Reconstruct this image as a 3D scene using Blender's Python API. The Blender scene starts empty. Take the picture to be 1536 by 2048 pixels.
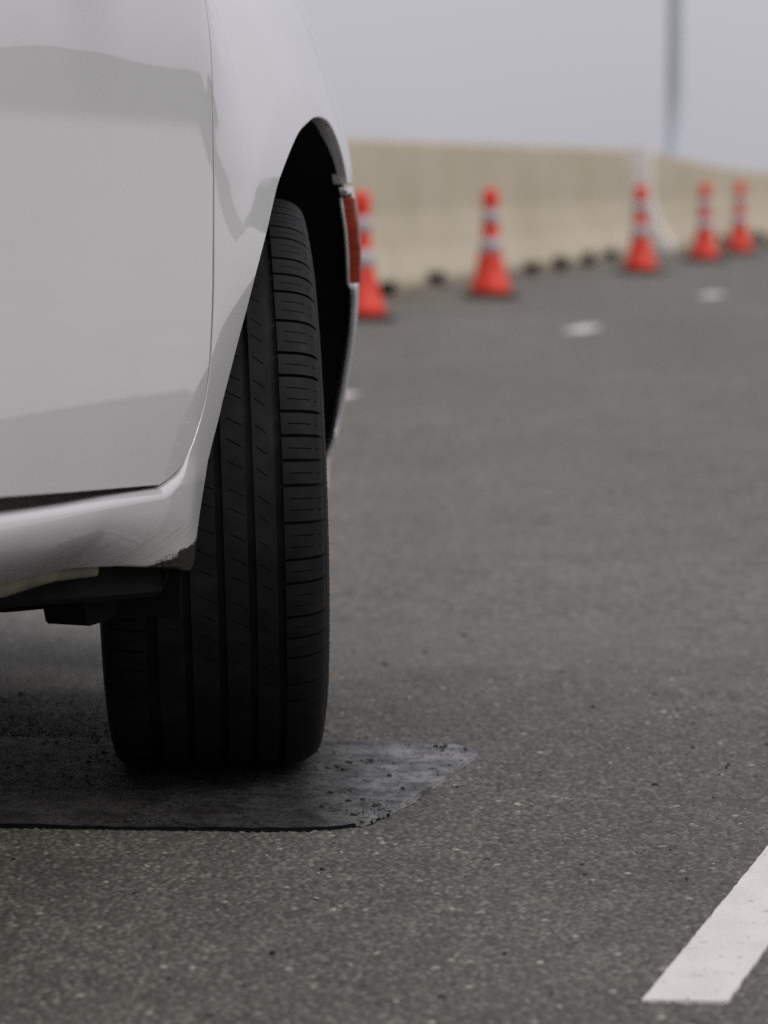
import bpy, math, random
import numpy as np
from mathutils import Vector, Matrix
from mathutils.geometry import delaunay_2d_cdt

S = bpy.context.scene
COL = S.collection
rad = math.radians
random.seed(7)
RNG = np.random.default_rng(11)

# ------------------------------------------------------------------ camera
PITCH = math.atan(681 / 5600)
cam = bpy.data.cameras.new('camera')
cam.sensor_fit = 'HORIZONTAL'
cam.sensor_width = 24.0
cam.lens = 24.0 * 5600 / 1536
cam.clip_start, cam.clip_end = 0.05, 3000
cam.dof.use_dof = True
cam.dof.focus_distance = 3.22
cam.dof.aperture_fstop = 3.8
cam_o = bpy.data.objects.new('camera', cam)
COL.objects.link(cam_o)
cam_o.location = (0, 0, 0.76)
cam_o.rotation_euler = (math.pi / 2 - PITCH, 0, 0)
S.camera = cam_o

# ------------------------------------------------------------------ sky and sun (overcast daylight)
SUN_EL, SUN_AZ = 46.0, 118.0          # azimuth clockwise from +Y (camera heading)
W = bpy.data.worlds.new('World')
S.world = W
W.use_nodes = True
nt = W.node_tree
nt.nodes.clear()
out = nt.nodes.new('ShaderNodeOutputWorld')
bg = nt.nodes.new('ShaderNodeBackground')
sky = nt.nodes.new('ShaderNodeTexSky')
sky.sky_type = 'NISHITA'
sky.sun_disc = False
sky.sun_elevation = rad(SUN_EL)
sky.sun_rotation = rad(SUN_AZ)
sky.air_density, sky.dust_density = 1.0, 2.5
hsv = nt.nodes.new('ShaderNodeHueSaturation')
hsv.inputs['Saturation'].default_value = 0.25
tc = nt.nodes.new('ShaderNodeTexCoord')
sep = nt.nodes.new('ShaderNodeSeparateXYZ')
ramp = nt.nodes.new('ShaderNodeMapRange')       # overcast luminance rises from horizon to zenith
ramp.inputs['From Min'].default_value = 0.0
ramp.inputs['From Max'].default_value = 1.0
ramp.inputs['To Min'].default_value = 5.35
ramp.inputs['To Max'].default_value = 11.0
ramp.clamp = True
cl = nt.nodes.new('ShaderNodeTexNoise')
cl.inputs['Scale'].default_value = 2.2
cl.inputs['Detail'].default_value = 3
clm = nt.nodes.new('ShaderNodeMapRange')
clm.inputs['From Min'].default_value = 0.3
clm.inputs['From Max'].default_value = 0.7
clm.inputs['To Min'].default_value = 0.93
clm.inputs['To Max'].default_value = 1.07
mul = nt.nodes.new('ShaderNodeMath'); mul.operation = 'MULTIPLY'
tint = nt.nodes.new('ShaderNodeVectorMath'); tint.operation = 'SCALE'
tint.inputs[0].default_value = (0.985, 0.965, 1.06)
mix = nt.nodes.new('ShaderNodeMix'); mix.data_type = 'RGBA'
mix.inputs['Factor'].default_value = 0.88
L = nt.links.new
L(tc.outputs['Generated'], sep.inputs[0]); L(sep.outputs['Z'], ramp.inputs['Value'])
L(tc.outputs['Generated'], cl.inputs['Vector']); L(cl.outputs['Fac'], clm.inputs['Value'])
L(ramp.outputs['Result'], mul.inputs[0]); L(clm.outputs['Result'], mul.inputs[1])
L(mul.outputs[0], tint.inputs['Scale'])
L(sky.outputs['Color'], hsv.inputs['Color'])
L(hsv.outputs['Color'], mix.inputs['A']); L(tint.outputs['Vector'], mix.inputs['B'])
L(mix.outputs['Result'], bg.inputs['Color'])
bg.inputs['Strength'].default_value = 0.1
L(bg.outputs[0], out.inputs['Surface'])

sun = bpy.data.lights.new('sun', 'SUN')
sun.energy = 1.25
sun.angle = rad(20)
sun.color = (1.0, 0.96, 0.9)
sun_o = bpy.data.objects.new('sun', sun)
COL.objects.link(sun_o)
_d = Vector((math.sin(rad(SUN_AZ)) * math.cos(rad(SUN_EL)), math.cos(rad(SUN_AZ)) * math.cos(rad(SUN_EL)), math.sin(rad(SUN_EL))))
sun_o.rotation_euler = _d.to_track_quat('Z', 'Y').to_euler()
sun_o.location = (8, -6, 12)

S.view_settings.view_transform = 'Standard'
S.view_settings.look = 'None'
S.view_settings.gamma = 1.0
S.view_settings.exposure = 0.0
S.view_settings.use_curve_mapping = False
S.render.engine = 'CYCLES'
S.cycles.use_denoising = False
S.cycles.max_bounces = 8

# ------------------------------------------------------------------ helpers
def tag(o, label=None, cat=None, group=None, kind=None):
    if label: o['label'] = label
    if cat: o['category'] = cat
    if group: o['group'] = group
    if kind: o['kind'] = kind
    return o

def link(name, me, mat=None, parent=None, loc=(0, 0, 0), rot=(0, 0, 0)):
    if mat is not None and not me.materials: me.materials.append(mat)
    o = bpy.data.objects.new(name, me)
    COL.objects.link(o)
    o.location = loc; o.rotation_euler = rot
    if parent: o.parent = parent
    return o

def empty(name, loc=(0, 0, 0), rz=0.0):
    o = bpy.data.objects.new(name, None)
    COL.objects.link(o)
    o.location = loc; o.rotation_euler = (0, 0, rz)
    o.empty_display_size = 0.2
    return o

def mesh(name, verts, faces, smooth=False, normals=None):
    me = bpy.data.meshes.new(name)
    me.from_pydata([tuple(float(c) for c in v) for v in verts], [], [tuple(int(i) for i in f) for f in faces])
    me.update()
    if smooth or normals is not None:
        me.polygons.foreach_set('use_smooth', [True] * len(me.polygons))
    if normals is not None:
        me.normals_split_custom_set_from_vertices([tuple(n) for n in normals])
    return me

class MB:
    def __init__(s): s.v = []; s.f = []
    def add(s, v, f):
        o = len(s.v); s.v += [tuple(p) for p in v]; s.f += [tuple(i + o for i in q) for q in f]
    def box(s, c, d, rz=0.0, bev=0.0):
        x, y, z = d[0] / 2, d[1] / 2, d[2] / 2
        if bev <= 0:
            vs = [(a * x, b * y, e * z) for e in (-1, 1) for a, b in ((-1, -1), (1, -1), (1, 1), (-1, 1))]
            fs = [(3, 2, 1, 0), (4, 5, 6, 7), (0, 1, 5, 4), (1, 2, 6, 5), (2, 3, 7, 6), (3, 0, 4, 7)]
        else:
            r = bev; ring = lambda i, zz: [(-x + i, -y + r, zz), (-x + r, -y + i, zz), (x - r, -y + i, zz), (x - i, -y + r, zz), (x - i, y - r, zz), (x - r, y - i, zz), (-x + r, y - i, zz), (-x + i, y - r, zz)]
            rr = [ring(r, -z), ring(0, -z + r), ring(0, z - r), ring(r, z)]
            vs = sum(rr, []); fs = [tuple(range(7, -1, -1)), tuple(range(24, 32))]
            for k in range(3):
                for i in range(8):
                    j = (i + 1) % 8; fs.append((k * 8 + i, k * 8 + j, k * 8 + 8 + j, k * 8 + 8 + i))
        ca, sa = math.cos(rz), math.sin(rz)
        s.add([(c[0] + a * ca - b * sa, c[1] + a * sa + b * ca, c[2] + e) for a, b, e in vs], fs)
    def lathe(s, prof, n=32, c=(0, 0, 0), caps=True):
        vs = []; fs = []
        for r, z in prof:
            for k in range(n):
                a = 2 * math.pi * k / n; vs.append((c[0] + r * math.cos(a), c[1] + r * math.sin(a), c[2] + z))
        m = len(prof)
        for j in range(m - 1):
            for k in range(n):
                q = (k + 1) % n; fs.append((j * n + k, j * n + q, (j + 1) * n + q, (j + 1) * n + k))
        if caps:
            fs.append(tuple(range(n - 1, -1, -1))); fs.append(tuple(range((m - 1) * n, m * n)))
        s.add(vs, fs)
    def tube(s, pts, r, n=10):
        pts = [Vector(p) for p in pts]; rs = r if isinstance(r, (list, tuple)) else [r] * len(pts)
        vs = []; fs = []
        for i, p in enumerate(pts):
            t = (pts[min(i + 1, len(pts) - 1)] - pts[max(i - 1, 0)]).normalized()
            a = t.orthogonal().normalized() if i == 0 else (a - t * a.dot(t)).normalized()
            b = t.cross(a)
            for k in range(n):
                an = 2 * math.pi * k / n; vs.append(p + (a * math.cos(an) + b * math.sin(an)) * rs[i])
        for i in range(len(pts) - 1):
            for k in range(n):
                q = (k + 1) % n; fs.append((i * n + k, i * n + q, (i + 1) * n + q, (i + 1) * n + k))
        fs.append(tuple(range(n - 1, -1, -1))); fs.append(tuple(range((len(pts) - 1) * n, len(pts) * n)))
        s.add(vs, fs)
    def mesh(s, name, smooth=False): return mesh(name, s.v, s.f, smooth)
    def build(s, name, mat, parent=None, smooth=False, loc=(0, 0, 0), rot=(0, 0, 0)):
        return link(name, s.mesh(name, smooth), mat, parent, loc, rot)

# ---- materials
def new_mat(name):
    m = bpy.data.materials.new(name); m.use_nodes = True
    n = m.node_tree; n.nodes.clear()
    o = n.nodes.new('ShaderNodeOutputMaterial'); p = n.nodes.new('ShaderNodeBsdfPrincipled')
    n.links.new(p.outputs[0], o.inputs['Surface'])
    return m, n, p

class NG:
    """small node writer"""
    def __init__(s, n): s.n = n; s.tc = n.nodes.new('ShaderNodeTexCoord')
    def coord(s, scale=(1, 1, 1), rot=(0, 0, 0), src='Object'):
        mp = s.n.nodes.new('ShaderNodeMapping'); mp.inputs['Scale'].default_value = scale; mp.inputs['Rotation'].default_value = rot
        s.n.links.new(s.tc.outputs[src], mp.inputs['Vector']); return mp.outputs[0]
    def noise(s, v, scale, detail=4, rough=0.55):
        t = s.n.nodes.new('ShaderNodeTexNoise'); t.inputs['Scale'].default_value = scale; t.inputs['Detail'].default_value = detail
        t.inputs['Roughness'].default_value = rough; s.n.links.new(v, t.inputs['Vector']); return t.outputs['Fac']
    def voro(s, v, scale, feature='F1', out='Distance'):
        t = s.n.nodes.new('ShaderNodeTexVoronoi'); t.feature = feature; t.inputs['Scale'].default_value = scale
        s.n.links.new(v, t.inputs['Vector']); return t.outputs[out]
    def rng(s, x, a, b, c, d):
        t = s.n.nodes.new('ShaderNodeMapRange')
        for k, val in zip(('From Min', 'From Max', 'To Min', 'To Max'), (a, b, c, d)): t.inputs[k].default_value = val
        s.n.links.new(x, t.inputs['Value']); return t.outputs['Result']
    def math(s, op, a, b):
        t = s.n.nodes.new('ShaderNodeMath'); t.operation = op
        for i, q in enumerate((a, b)):
            if isinstance(q, (int, float)): t.inputs[i].default_value = q
            else: s.n.links.new(q, t.inputs[i])
        return t.outputs[0]
    def mix(s, f, a, b, blend='MIX'):
        t = s.n.nodes.new('ShaderNodeMix'); t.data_type = 'RGBA'; t.blend_type = blend
        for k, q in (('Factor', f), ('A', a), ('B', b)):
            if isinstance(q, (int, float)): t.inputs[k].default_value = q
            elif isinstance(q, tuple): t.inputs[k].default_value = (*q, 1)
            else: s.n.links.new(q, t.inputs[k])
        return t.outputs['Result']
    def bump(s, h, strength, dist, p):
        t = s.n.nodes.new('ShaderNodeBump'); t.inputs['Strength'].default_value = strength; t.inputs['Distance'].default_value = dist
        s.n.links.new(h, t.inputs['Height']); s.n.links.new(t.outputs[0], p.inputs['Normal'])
    def set(s, p, k, q):
        if isinstance(q, (int, float)): p.inputs[k].default_value = q
        elif isinstance(q, tuple): p.inputs[k].default_value = (*q, 1)
        else: s.n.links.new(q, p.inputs[k])

def simple_mat(name, col, rough=0.6, var=0.12, scale=9, bump=0.0, bscale=120, metal=0.0, coat=0.0):
    m, n, p = new_mat(name); g = NG(n); v = g.coord()
    f = g.noise(v, scale)
    k = g.rng(f, 0.3, 0.7, 1 - var, 1 + var)
    g.set(p, 'Base Color', g.mix(1.0, tuple(col), k, 'MULTIPLY'))
    g.set(p, 'Roughness', g.rng(g.noise(v, scale * 3), 0.3, 0.7, max(rough - 0.07, 0.02), min(rough + 0.07, 1)))
    p.inputs['Metallic'].default_value = metal
    p.inputs['Coat Weight'].default_value = coat
    p.inputs['Coat Roughness'].default_value = 0.03
    if bump: g.bump(g.noise(v, bscale, 3), bump, 0.002, p)
    return m

# white paint with road grime low on the sill (object space: x outward, y forward, z up)
def paint_mat():
    m, n, p = new_mat('white_paint'); g = NG(n); v = g.coord()
    base = g.mix(g.rng(g.noise(v, 3.0), 0.35, 0.65, 0, 1), (0.475, 0.475, 0.48), (0.50, 0.498, 0.495))
    # fine specks of dirt
    sp = g.rng(g.voro(v, 55), 0.035, 0.06, 1, 0)
    sel = g.rng(g.noise(v, 9, 2), 0.55, 0.62, 0, 1)
    base = g.mix(g.math('MULTIPLY', g.math('MULTIPLY', sp, sel), 0.55), base, (0.18, 0.165, 0.15))
    sx = n.nodes.new('ShaderNodeSeparateXYZ'); n.links.new(v, sx.inputs[0])
    z = sx.outputs['Z']; y = sx.outputs['Y']
    # diagonal spray streaks on the lower sill
    cv = n.nodes.new('ShaderNodeCombineXYZ')
    n.links.new(g.math('MULTIPLY', y, 9.0), cv.inputs['Y'])
    n.links.new(g.math('MULTIPLY', g.math('SUBTRACT', z, g.math('MULTIPLY', y, 0.26)), 210.0), cv.inputs['Z'])
    st = g.noise(cv.outputs[0], 1.0, 5, 0.65)
    low = g.rng(z, 0.345, 0.40, 1, 0)
    fwd = g.rng(y, -1.3, -0.5, 0.55, 1)
    stm = g.math('MULTIPLY', g.math('MULTIPLY', g.rng(st, 0.52, 0.68, 0, 1), low), fwd)
    base = g.mix(g.math('MULTIPLY', stm, 0.75), base, (0.13, 0.12, 0.105))
    film = g.math('MULTIPLY', g.rng(z, 0.33, 0.40, 0.55, 0), g.rng(g.noise(v, 12), 0.3, 0.7, 0.5, 1))
    base = g.mix(film, base, (0.30, 0.28, 0.25))
    # caked mud at the wheel-side corner of the sill: distance from the corner, ragged edge
    dy = g.math('SUBTRACT', y, -0.452); dz = g.math('SUBTRACT', z, 0.316)
    d2 = g.math('ADD', g.math('MULTIPLY', g.math('MULTIPLY', dy, dy), 0.075), g.math('MULTIPLY', dz, dz))
    d = g.math('SQRT', d2, 0)
    d = g.math('ADD', d, g.math('MULTIPLY', g.math('SUBTRACT', g.noise(g.coord((1, 0.4, 1)), 60, 6, 0.7), 0.5), 0.03))
    mud = g.rng(d, 0.031, 0.034, 1, 0)
    cake = g.mix(g.noise(v, 260, 4, 0.7), (0.008, 0.007, 0.006), (0.06, 0.052, 0.043))
    edge = g.math('MULTIPLY', g.rng(z, 0.315, 0.322, 1, 0), g.rng(g.noise(v, 60, 5, 0.7), 0.42, 0.5, 0, 1))
    edge = g.math('MULTIPLY', edge, g.math('MULTIPLY', g.rng(y, -0.64, -0.52, 0, 1), g.rng(y, -0.42, -0.40, 1, 0)))
    mud = g.math('MAXIMUM', mud, edge)
    base = g.mix(mud, base, cake)
    g.set(p, 'Base Color', base)
    g.set(p, 'Roughness', g.math('MAXIMUM', g.math('MULTIPLY', mud, 0.95), 0.38))
    g.set(p, 'Specular IOR Level', g.math('MULTIPLY', g.math('SUBTRACT', 1.0, mud), 0.5))
    g.set(p, 'Coat Weight', g.math('MULTIPLY', g.math('SUBTRACT', 1.0, g.math('MAXIMUM', mud, g.math('MULTIPLY', film, 1.6))), 1.0))
    p.inputs['Coat Roughness'].default_value = 0.025
    p.inputs['Coat IOR'].default_value = 1.72
    b = n.nodes.new('ShaderNodeBump'); b.inputs['Strength'].default_value = 0.9; b.inputs['Distance'].default_value = 0.004
    n.links.new(g.math('MULTIPLY', mud, g.noise(v, 180, 4)), b.inputs['Height']); n.links.new(b.outputs[0], p.inputs['Normal'])
    return m

def rubber_mat(name, a, b, rough):
    m, n, p = new_mat(name); g = NG(n); v = g.coord()
    base = g.mix(g.rng(g.noise(v, 22, 5), 0.35, 0.7, 0, 1), a, b)
    dust = g.math('MULTIPLY', g.rng(g.noise(g.coord((1, 1, 1)), 11, 6, 0.7), 0.52, 0.75, 0, 0.30), g.rng(g.noise(v, 260, 3), 0.35, 0.65, 0.2, 1))
    base = g.mix(dust, base, (0.050, 0.046, 0.041))
    speck = g.math('MULTIPLY', g.rng(g.voro(v, 110), 0.05, 0.08, 1, 0), g.rng(g.noise(v, 27, 2), 0.60, 0.63, 0, 1))
    base = g.mix(g.math('MULTIPLY', speck, 0.7), base, (0.10, 0.095, 0.085))
    g.set(p, 'Base Color', base)
    g.set(p, 'Roughness', g.rng(g.noise(v, 60, 3), 0.3, 0.7, rough - 0.06, rough + 0.08))
    p.inputs['Specular IOR Level'].default_value = 0.13
    g.bump(g.noise(v, 700, 3), 0.25, 0.0006, p)
    return m

def asphalt_mat(name, attr):
    m, n, p = new_mat(name); g = NG(n); v = g.coord()
    if attr:
        a = n.nodes.new('ShaderNodeAttribute'); a.attribute_name = 'stone'
        col = a.outputs['Color']
    else:
        c1 = g.voro(v, 105, 'F1', 'Color')
        sp = n.nodes.new('ShaderNodeSeparateColor'); n.links.new(c1, sp.inputs[0])
        r = n.nodes.new('ShaderNodeValToRGB'); n.links.new(sp.outputs[0], r.inputs[0])
        e = r.color_ramp.elements
        e[0].position = 0.0; e[0].color = (0.058, 0.0548, 0.0450, 1); e[1].position = 1.0; e[1].color = (0.195, 0.185, 0.151, 1)
        k = e.new(0.55); k.color = (0.101, 0.0953, 0.0792, 1)
        k = e.new(0.93); k.color = (0.146, 0.137, 0.114, 1)
        col = r.outputs[0]
    low = g.rng(g.noise(v, 0.55, 5, 0.6), 0.3, 0.7, 0.86, 1.14)
    mid = g.rng(g.noise(v, 5, 4, 0.6), 0.3, 0.7, 0.88, 1.12)
    wheel = g.rng(g.noise(g.coord((0.9, 0.08, 1), (0, 0, rad(17))), 1.2, 3), 0.35, 0.65, 0.93, 1.08)
    blot = g.rng(g.noise(g.coord((1, 0.55, 1)), 3.4, 5, 0.62), 0.56, 0.72, 1.0, 0.72)
    fine = g.rng(g.noise(v, 19, 4, 0.65), 0.3, 0.7, 0.90, 1.10)
    col = g.mix(1.0, col, g.math('MULTIPLY', g.math('MULTIPLY', low, g.math('MULTIPLY', mid, fine)), g.math('MULTIPLY', wheel, blot)), 'MULTIPLY')
    g.set(p, 'Base Color', col)
    p.inputs['Roughness'].default_value = 0.75
    p.inputs['Specular IOR Level'].default_value = 0.5
    if attr:
        g.bump(g.noise(v, 900, 3), 0.35, 0.0008, p)
    else:
        g.bump(g.voro(v, 105), 0.5, 0.004, p)
    return m

M = {}
M['paint'] = paint_mat()
M['tread'] = rubber_mat('tread_rubber', (0.0065, 0.0065, 0.0068), (0.0125, 0.0122, 0.0120), 0.6)
M['tyre'] = rubber_mat('tyre_rubber', (0.0055, 0.0055, 0.006), (0.010, 0.010, 0.010), 0.62)
M['plastic'] = simple_mat('black_plastic', (0.012, 0.012, 0.013), 0.6, 0.25, 14, 0.3, 300)
M['liner'] = simple_mat('wheel_liner_plastic', (0.010, 0.010, 0.010), 0.75, 0.3, 9, 0.4, 90)
M['under'] = simple_mat('underbody_dark', (0.005, 0.005, 0.005), 0.9, 0.3, 9, 0.4, 60)
for _k in ('under', 'liner', 'plastic'): M[_k].node_tree.nodes['Principled BSDF'].inputs['Specular IOR Level'].default_value = 0.12
M['gap'] = simple_mat('gap_sealant', (0.022, 0.012, 0.010), 0.8, 0.5, 40)
M['pinch'] = simple_mat('dirty_pinch_weld', (0.13, 0.12, 0.085), 0.7, 0.45, 18, 0.5, 80)
M['alloy'] = simple_mat('alloy_metal', (0.45, 0.45, 0.46), 0.35, 0.08, 9, 0, 10, 0.9)
M['glass'] = simple_mat('dark_glass', (0.012, 0.014, 0.015), 0.05, 0.1, 2, 0, 10, 0, 1.0)
M['lamp'] = simple_mat('headlamp_lens', (0.35, 0.36, 0.38), 0.12, 0.3, 20, 0, 10, 0.3, 1.0)
def lens_mat():
    m, n, p = new_mat('dark_amber_lens'); g = NG(n); v = g.coord()
    rib = g.noise(g.coord((1, 1, 190)), 1.0, 1)
    g.set(p, 'Base Color', g.mix(g.rng(rib, 0.4, 0.6, 0, 1), (0.15, 0.012, 0.003), (0.20, 0.020, 0.003)))
    p.inputs['Roughness'].default_value = 0.22
    p.inputs['Specular IOR Level'].default_value = 0.12
    return m
M['lens'] = lens_mat()
M['road_near'] = asphalt_mat('asphalt_close', True)
M['road'] = asphalt_mat('asphalt', False)

def paintline_mat():
    m, n, p = new_mat('road_paint'); g = NG(n); v = g.coord()
    base = g.mix(g.rng(g.noise(v, 14, 4), 0.3, 0.7, 0, 1), (0.57, 0.55, 0.51), (0.66, 0.64, 0.60))
    pit = g.math('MAXIMUM', g.rng(g.noise(v, 95, 3, 0.6), 0.645, 0.69, 0, 1), g.rng(g.noise(v, 38, 6, 0.75), 0.66, 0.70, 0, 1))
    base = g.mix(g.math('MULTIPLY', pit, 0.75), base, (0.16, 0.145, 0.13))
    g.set(p, 'Base Color', base); p.inputs['Roughness'].default_value = 0.7
    g.bump(g.noise(v, 160, 4), 0.45, 0.0025, p)
    return m
M['line'] = paintline_mat()

def tar_mat():
    m, n, p = new_mat('bitumen_patch'); g = NG(n); v = g.coord()
    f = g.rng(g.noise(v, 30, 6, 0.65), 0.35, 0.68, 0, 1)
    dust = g.rng(g.noise(g.coord((1, 1, 1)), 17, 6, 0.68), 0.40, 0.58, 0, 1)
    sx = n.nodes.new('ShaderNodeSeparateXYZ'); n.links.new(v, sx.inputs[0])
    skylit = g.rng(sx.outputs['X'], -0.10, 0.03, 0.12, 1)  # painted-in sky sheen: paler right end, left kept dark like the car's shade
    base = g.mix(f, (0.008, 0.008, 0.008), (0.036, 0.033, 0.030))
    base = g.mix(g.math('MULTIPLY', g.math('MULTIPLY', dust, skylit), 0.85), base, (0.235, 0.232, 0.23))  # dusty spots whitened towards the right to carry that sheen
    pits = g.rng(g.noise(v, 75, 5, 0.7), 0.54, 0.60, 0, 1)
    base = g.mix(g.math('MULTIPLY', pits, 0.8), base, (0.010, 0.010, 0.010))
    stones = g.math('MULTIPLY', g.rng(g.voro(v, 85), 0.10, 0.16, 1, 0), g.rng(g.noise(v, 33, 2), 0.55, 0.60, 0, 1))
    base = g.mix(g.math('MULTIPLY', stones, 0.7), base, (0.13, 0.12, 0.11))
    g.set(p, 'Base Color', base)
    g.set(p, 'Roughness', g.math('SUBTRACT', g.rng(g.noise(v, 60, 6, 0.7), 0.3, 0.7, 0.52, 0.85), g.math('MULTIPLY', skylit, 0.24)))
    g.set(p, 'Specular IOR Level', g.rng(skylit, 0.1, 1, 0.16, 0.55))
    g.bump(g.math('ADD', g.noise(v, 170, 7, 0.75), g.math('MULTIPLY', g.voro(v, 130), 0.5)), 0.75, 0.0035, p)
    return m
M['tar'] = tar_mat()

def concrete_mat(name, a, b, stain):
    m, n, p = new_mat(name); g = NG(n); v = g.coord()
    base = g.mix(g.rng(g.noise(v, 1.6, 6, 0.6), 0.3, 0.7, 0, 1), a, b)
    run = g.rng(g.noise(g.coord((2.6, 2.6, 0.22)), 1.0, 5, 0.65), 0.5, 0.72, 0, 1)
    base = g.mix(g.math('MULTIPLY', run, stain), base, tuple(c * 0.55 for c in a))
    g.set(p, 'Base Color', base); p.inputs['Roughness'].default_value = 0.9
    g.bump(g.noise(v, 40, 5), 0.3, 0.006, p)
    return m
M['wall'] = concrete_mat('beige_concrete', (0.375, 0.328, 0.238), (0.45, 0.40, 0.305), 0.28)
M['wall_end'] = concrete_mat('pale_concrete', (0.70, 0.67, 0.61), (0.78, 0.75, 0.69), 0.05)
M['shoulder'] = concrete_mat('pale_gravel', (0.42, 0.41, 0.385), (0.50, 0.485, 0.455), 0.12)
M['hill'] = simple_mat('wooded_hill', (0.05, 0.06, 0.04), 0.95, 0.4, 0.05)
M['land'] = simple_mat('dry_land', (0.17, 0.155, 0.11), 0.95, 0.3, 0.03)
M['orange'] = simple_mat('cone_orange', (0.66, 0.036, 0.014), 0.5, 0.08, 6)
M['orange'].node_tree.nodes['Principled BSDF'].inputs['Specular IOR Level'].default_value = 0.4
M['reflect'] = simple_mat('white_reflective_sleeve', (0.38, 0.38, 0.41), 0.5, 0.08, 20)
M['cone_base'] = simple_mat('black_rubber_base', (0.020, 0.019, 0.018), 0.75, 0.2, 20)
M['pole'] = simple_mat('galvanised_pole', (0.42, 0.46, 0.49), 0.5, 0.06, 4, 0, 10, 0.0)
M['weed'] = simple_mat('weed_leaf', (0.030, 0.042, 0.022), 0.7, 0.4, 12)
M['dirt'] = simple_mat('gutter_dirt', (0.13, 0.105, 0.08), 0.95, 0.35, 4, 0.5, 30)

# ------------------------------------------------------------------ ground
def grid_noise(x, y, cell, seed):
    """smooth value noise on arrays"""
    r = np.random.default_rng(seed); T = r.random((256, 256))
    u = x / cell; v = y / cell
    i = np.floor(u).astype(int); j = np.floor(v).astype(int); a = u - i; b = v - j
    a = a * a * (3 - 2 * a); b = b * b * (3 - 2 * b)
    g = lambda p, q: T[p % 256, q % 256]
    return (g(i, j) * (1 - a) + g(i + 1, j) * a) * (1 - b) + (g(i, j + 1) * (1 - a) + g(i + 1, j + 1) * a) * b

def stone_cells(x, y, cell, seed):
    """nearest jittered point: distance and a random id in 0..1 (three values)"""
    r = np.random.default_rng(seed); N = 512
    jx = r.random((N, N)); jy = r.random((N, N)); ids = r.random((N, N, 3))
    i = np.floor(x / cell).astype(int); j = np.floor(y / cell).astype(int)
    best = np.full(x.shape, 9.0); bi = np.zeros(x.shape, int); bj = np.zeros(x.shape, int)
    for di in (-1, 0, 1):
        for dj in (-1, 0, 1):
            p = i + di; q = j + dj
            dx = (p + jx[p % N, q % N]) * cell - x; dy = (q + jy[p % N, q % N]) * cell - y
            d = np.sqrt(dx * dx + dy * dy) / cell
            k = d < best; best = np.where(k, d, best); bi = np.where(k, p, bi); bj = np.where(k, q, bj)
    return best, ids[bi % N, bj % N]

def quad_grid(nx, ny):
    a = (np.arange(ny - 1)[:, None] * nx + np.arange(nx - 1)[None, :]).ravel()
    return np.stack([a, a + 1, a + 1 + nx, a + nx], 1)

def np_mesh(name, V, Q, smooth=True):
    me = bpy.data.meshes.new(name)
    me.vertices.add(len(V)); me.vertices.foreach_set('co', V.astype(np.float32).ravel())
    me.loops.add(Q.size); me.loops.foreach_set('vertex_index', Q.astype(np.int32).ravel())
    me.polygons.add(len(Q)); me.polygons.foreach_set('loop_start', np.arange(0, Q.size, Q.shape[1], dtype=np.int32))
    me.polygons.foreach_set('use_smooth', [smooth] * len(Q))
    me.update(calc_edges=True)
    return me

# wide road sheet and the land beyond it
land = MB(); land.add([(-900, -300, -0.06), (900, -300, -0.06), (900, 1500, -0.06), (-900, 1500, -0.06)], [(0, 1, 2, 3)])
tag(land.build('land', M['land']), 'dry open land beyond the road', kind='structure')
hx, hy = math.sin(rad(18)), math.cos(rad(18))        # road heading
nxr, nyr = hy, -hx                                   # road right
def road_pt(along, right): return (hx * along + nxr * right, hy * along + nyr * right)
rd = MB()
p = [road_pt(a, r) for a, r in ((-40, -9.0), (-40, 1.0), (70, 1.0), (70, -9.0))]
q = [road_pt(-40, -9), road_pt(-40, 0.75 + 0.0), road_pt(120, 0.75), road_pt(120, -9)]
rd = MB(); rd.add([(-30, -30, -0.004), (60, -30, -0.004), (60, 95, -0.004), (-30, 95, -0.004)], [(0, 1, 2, 3)])
tag(rd.build('road', M['road']), 'grey weathered asphalt road', kind='structure')

# close road surface: every aggregate stone is relief
GX0, GX1, GY0, GY1, GS = -0.72, 0.64, 2.30, 4.70, 0.0022
nx = int((GX1 - GX0) / GS) + 1; ny = int((GY1 - GY0) / GS) + 1
gx, gy = np.meshgrid(GX0 + np.arange(nx) * GS, GY0 + np.arange(ny) * GS)
gx = gx.ravel(); gy = gy.ravel()
d1, id1 = stone_cells(gx, gy, 0.0088, 3)
d2, id2 = stone_cells(gx, gy, 0.0046, 4)
h1 = np.clip(1 - (d1 / (0.30 + 0.32 * id1[:, 0])) ** 2, 0, 1) * (0.0008 + 0.0020 * id1[:, 1])
h2 = np.clip(1 - (d2 / (0.42 + 0.2 * id2[:, 0])) ** 2, 0, 1) * (0.0004 + 0.0010 * id2[:, 1])
big = h1 > h2
hh = np.maximum(h1, h2) + 0.0012 * (grid_noise(gx, gy, 0.06, 5) - 0.5) - 0.0012
idv = np.where(big[:, None], id1, id2)
t = idv[:, 2]
alb = 0.046 + 0.098 * t ** 1.4
alb = np.where(t > 0.985, 0.15 + 0.14 * idv[:, 0], alb)
binder = np.clip(np.maximum(h1, h2) / 0.0006, 0, 1)
alb = 0.052 * (1 - binder) + alb * binder
warm = (idv[:, 0] - 0.5) * 0.10
alb *= 1.07
C = np.stack([alb * (1.045 + warm), alb * 0.995, alb * (0.85 - warm), np.ones_like(alb)], 1)
far = np.clip((gy - 3.7) / 1.0, 0, 1); far = far * far * (3 - 2 * far)
hh = hh * (1 - 0.6 * far)
C[:, :3] = C[:, :3] * (1 + 0.22 * far[:, None]) * (1 - 0.35 * far[:, None]) + 0.35 * far[:, None] * np.array([0.120, 0.1145, 0.098])
edge = np.minimum.reduce([gx - GX0, GX1 - gx, GY1 - gy, gy - GY0])
hh = np.where(edge < GS * 1.5, -0.0045, hh)
me = np_mesh('road_surface', np.stack([gx, gy, hh], 1), quad_grid(nx, ny))
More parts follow.
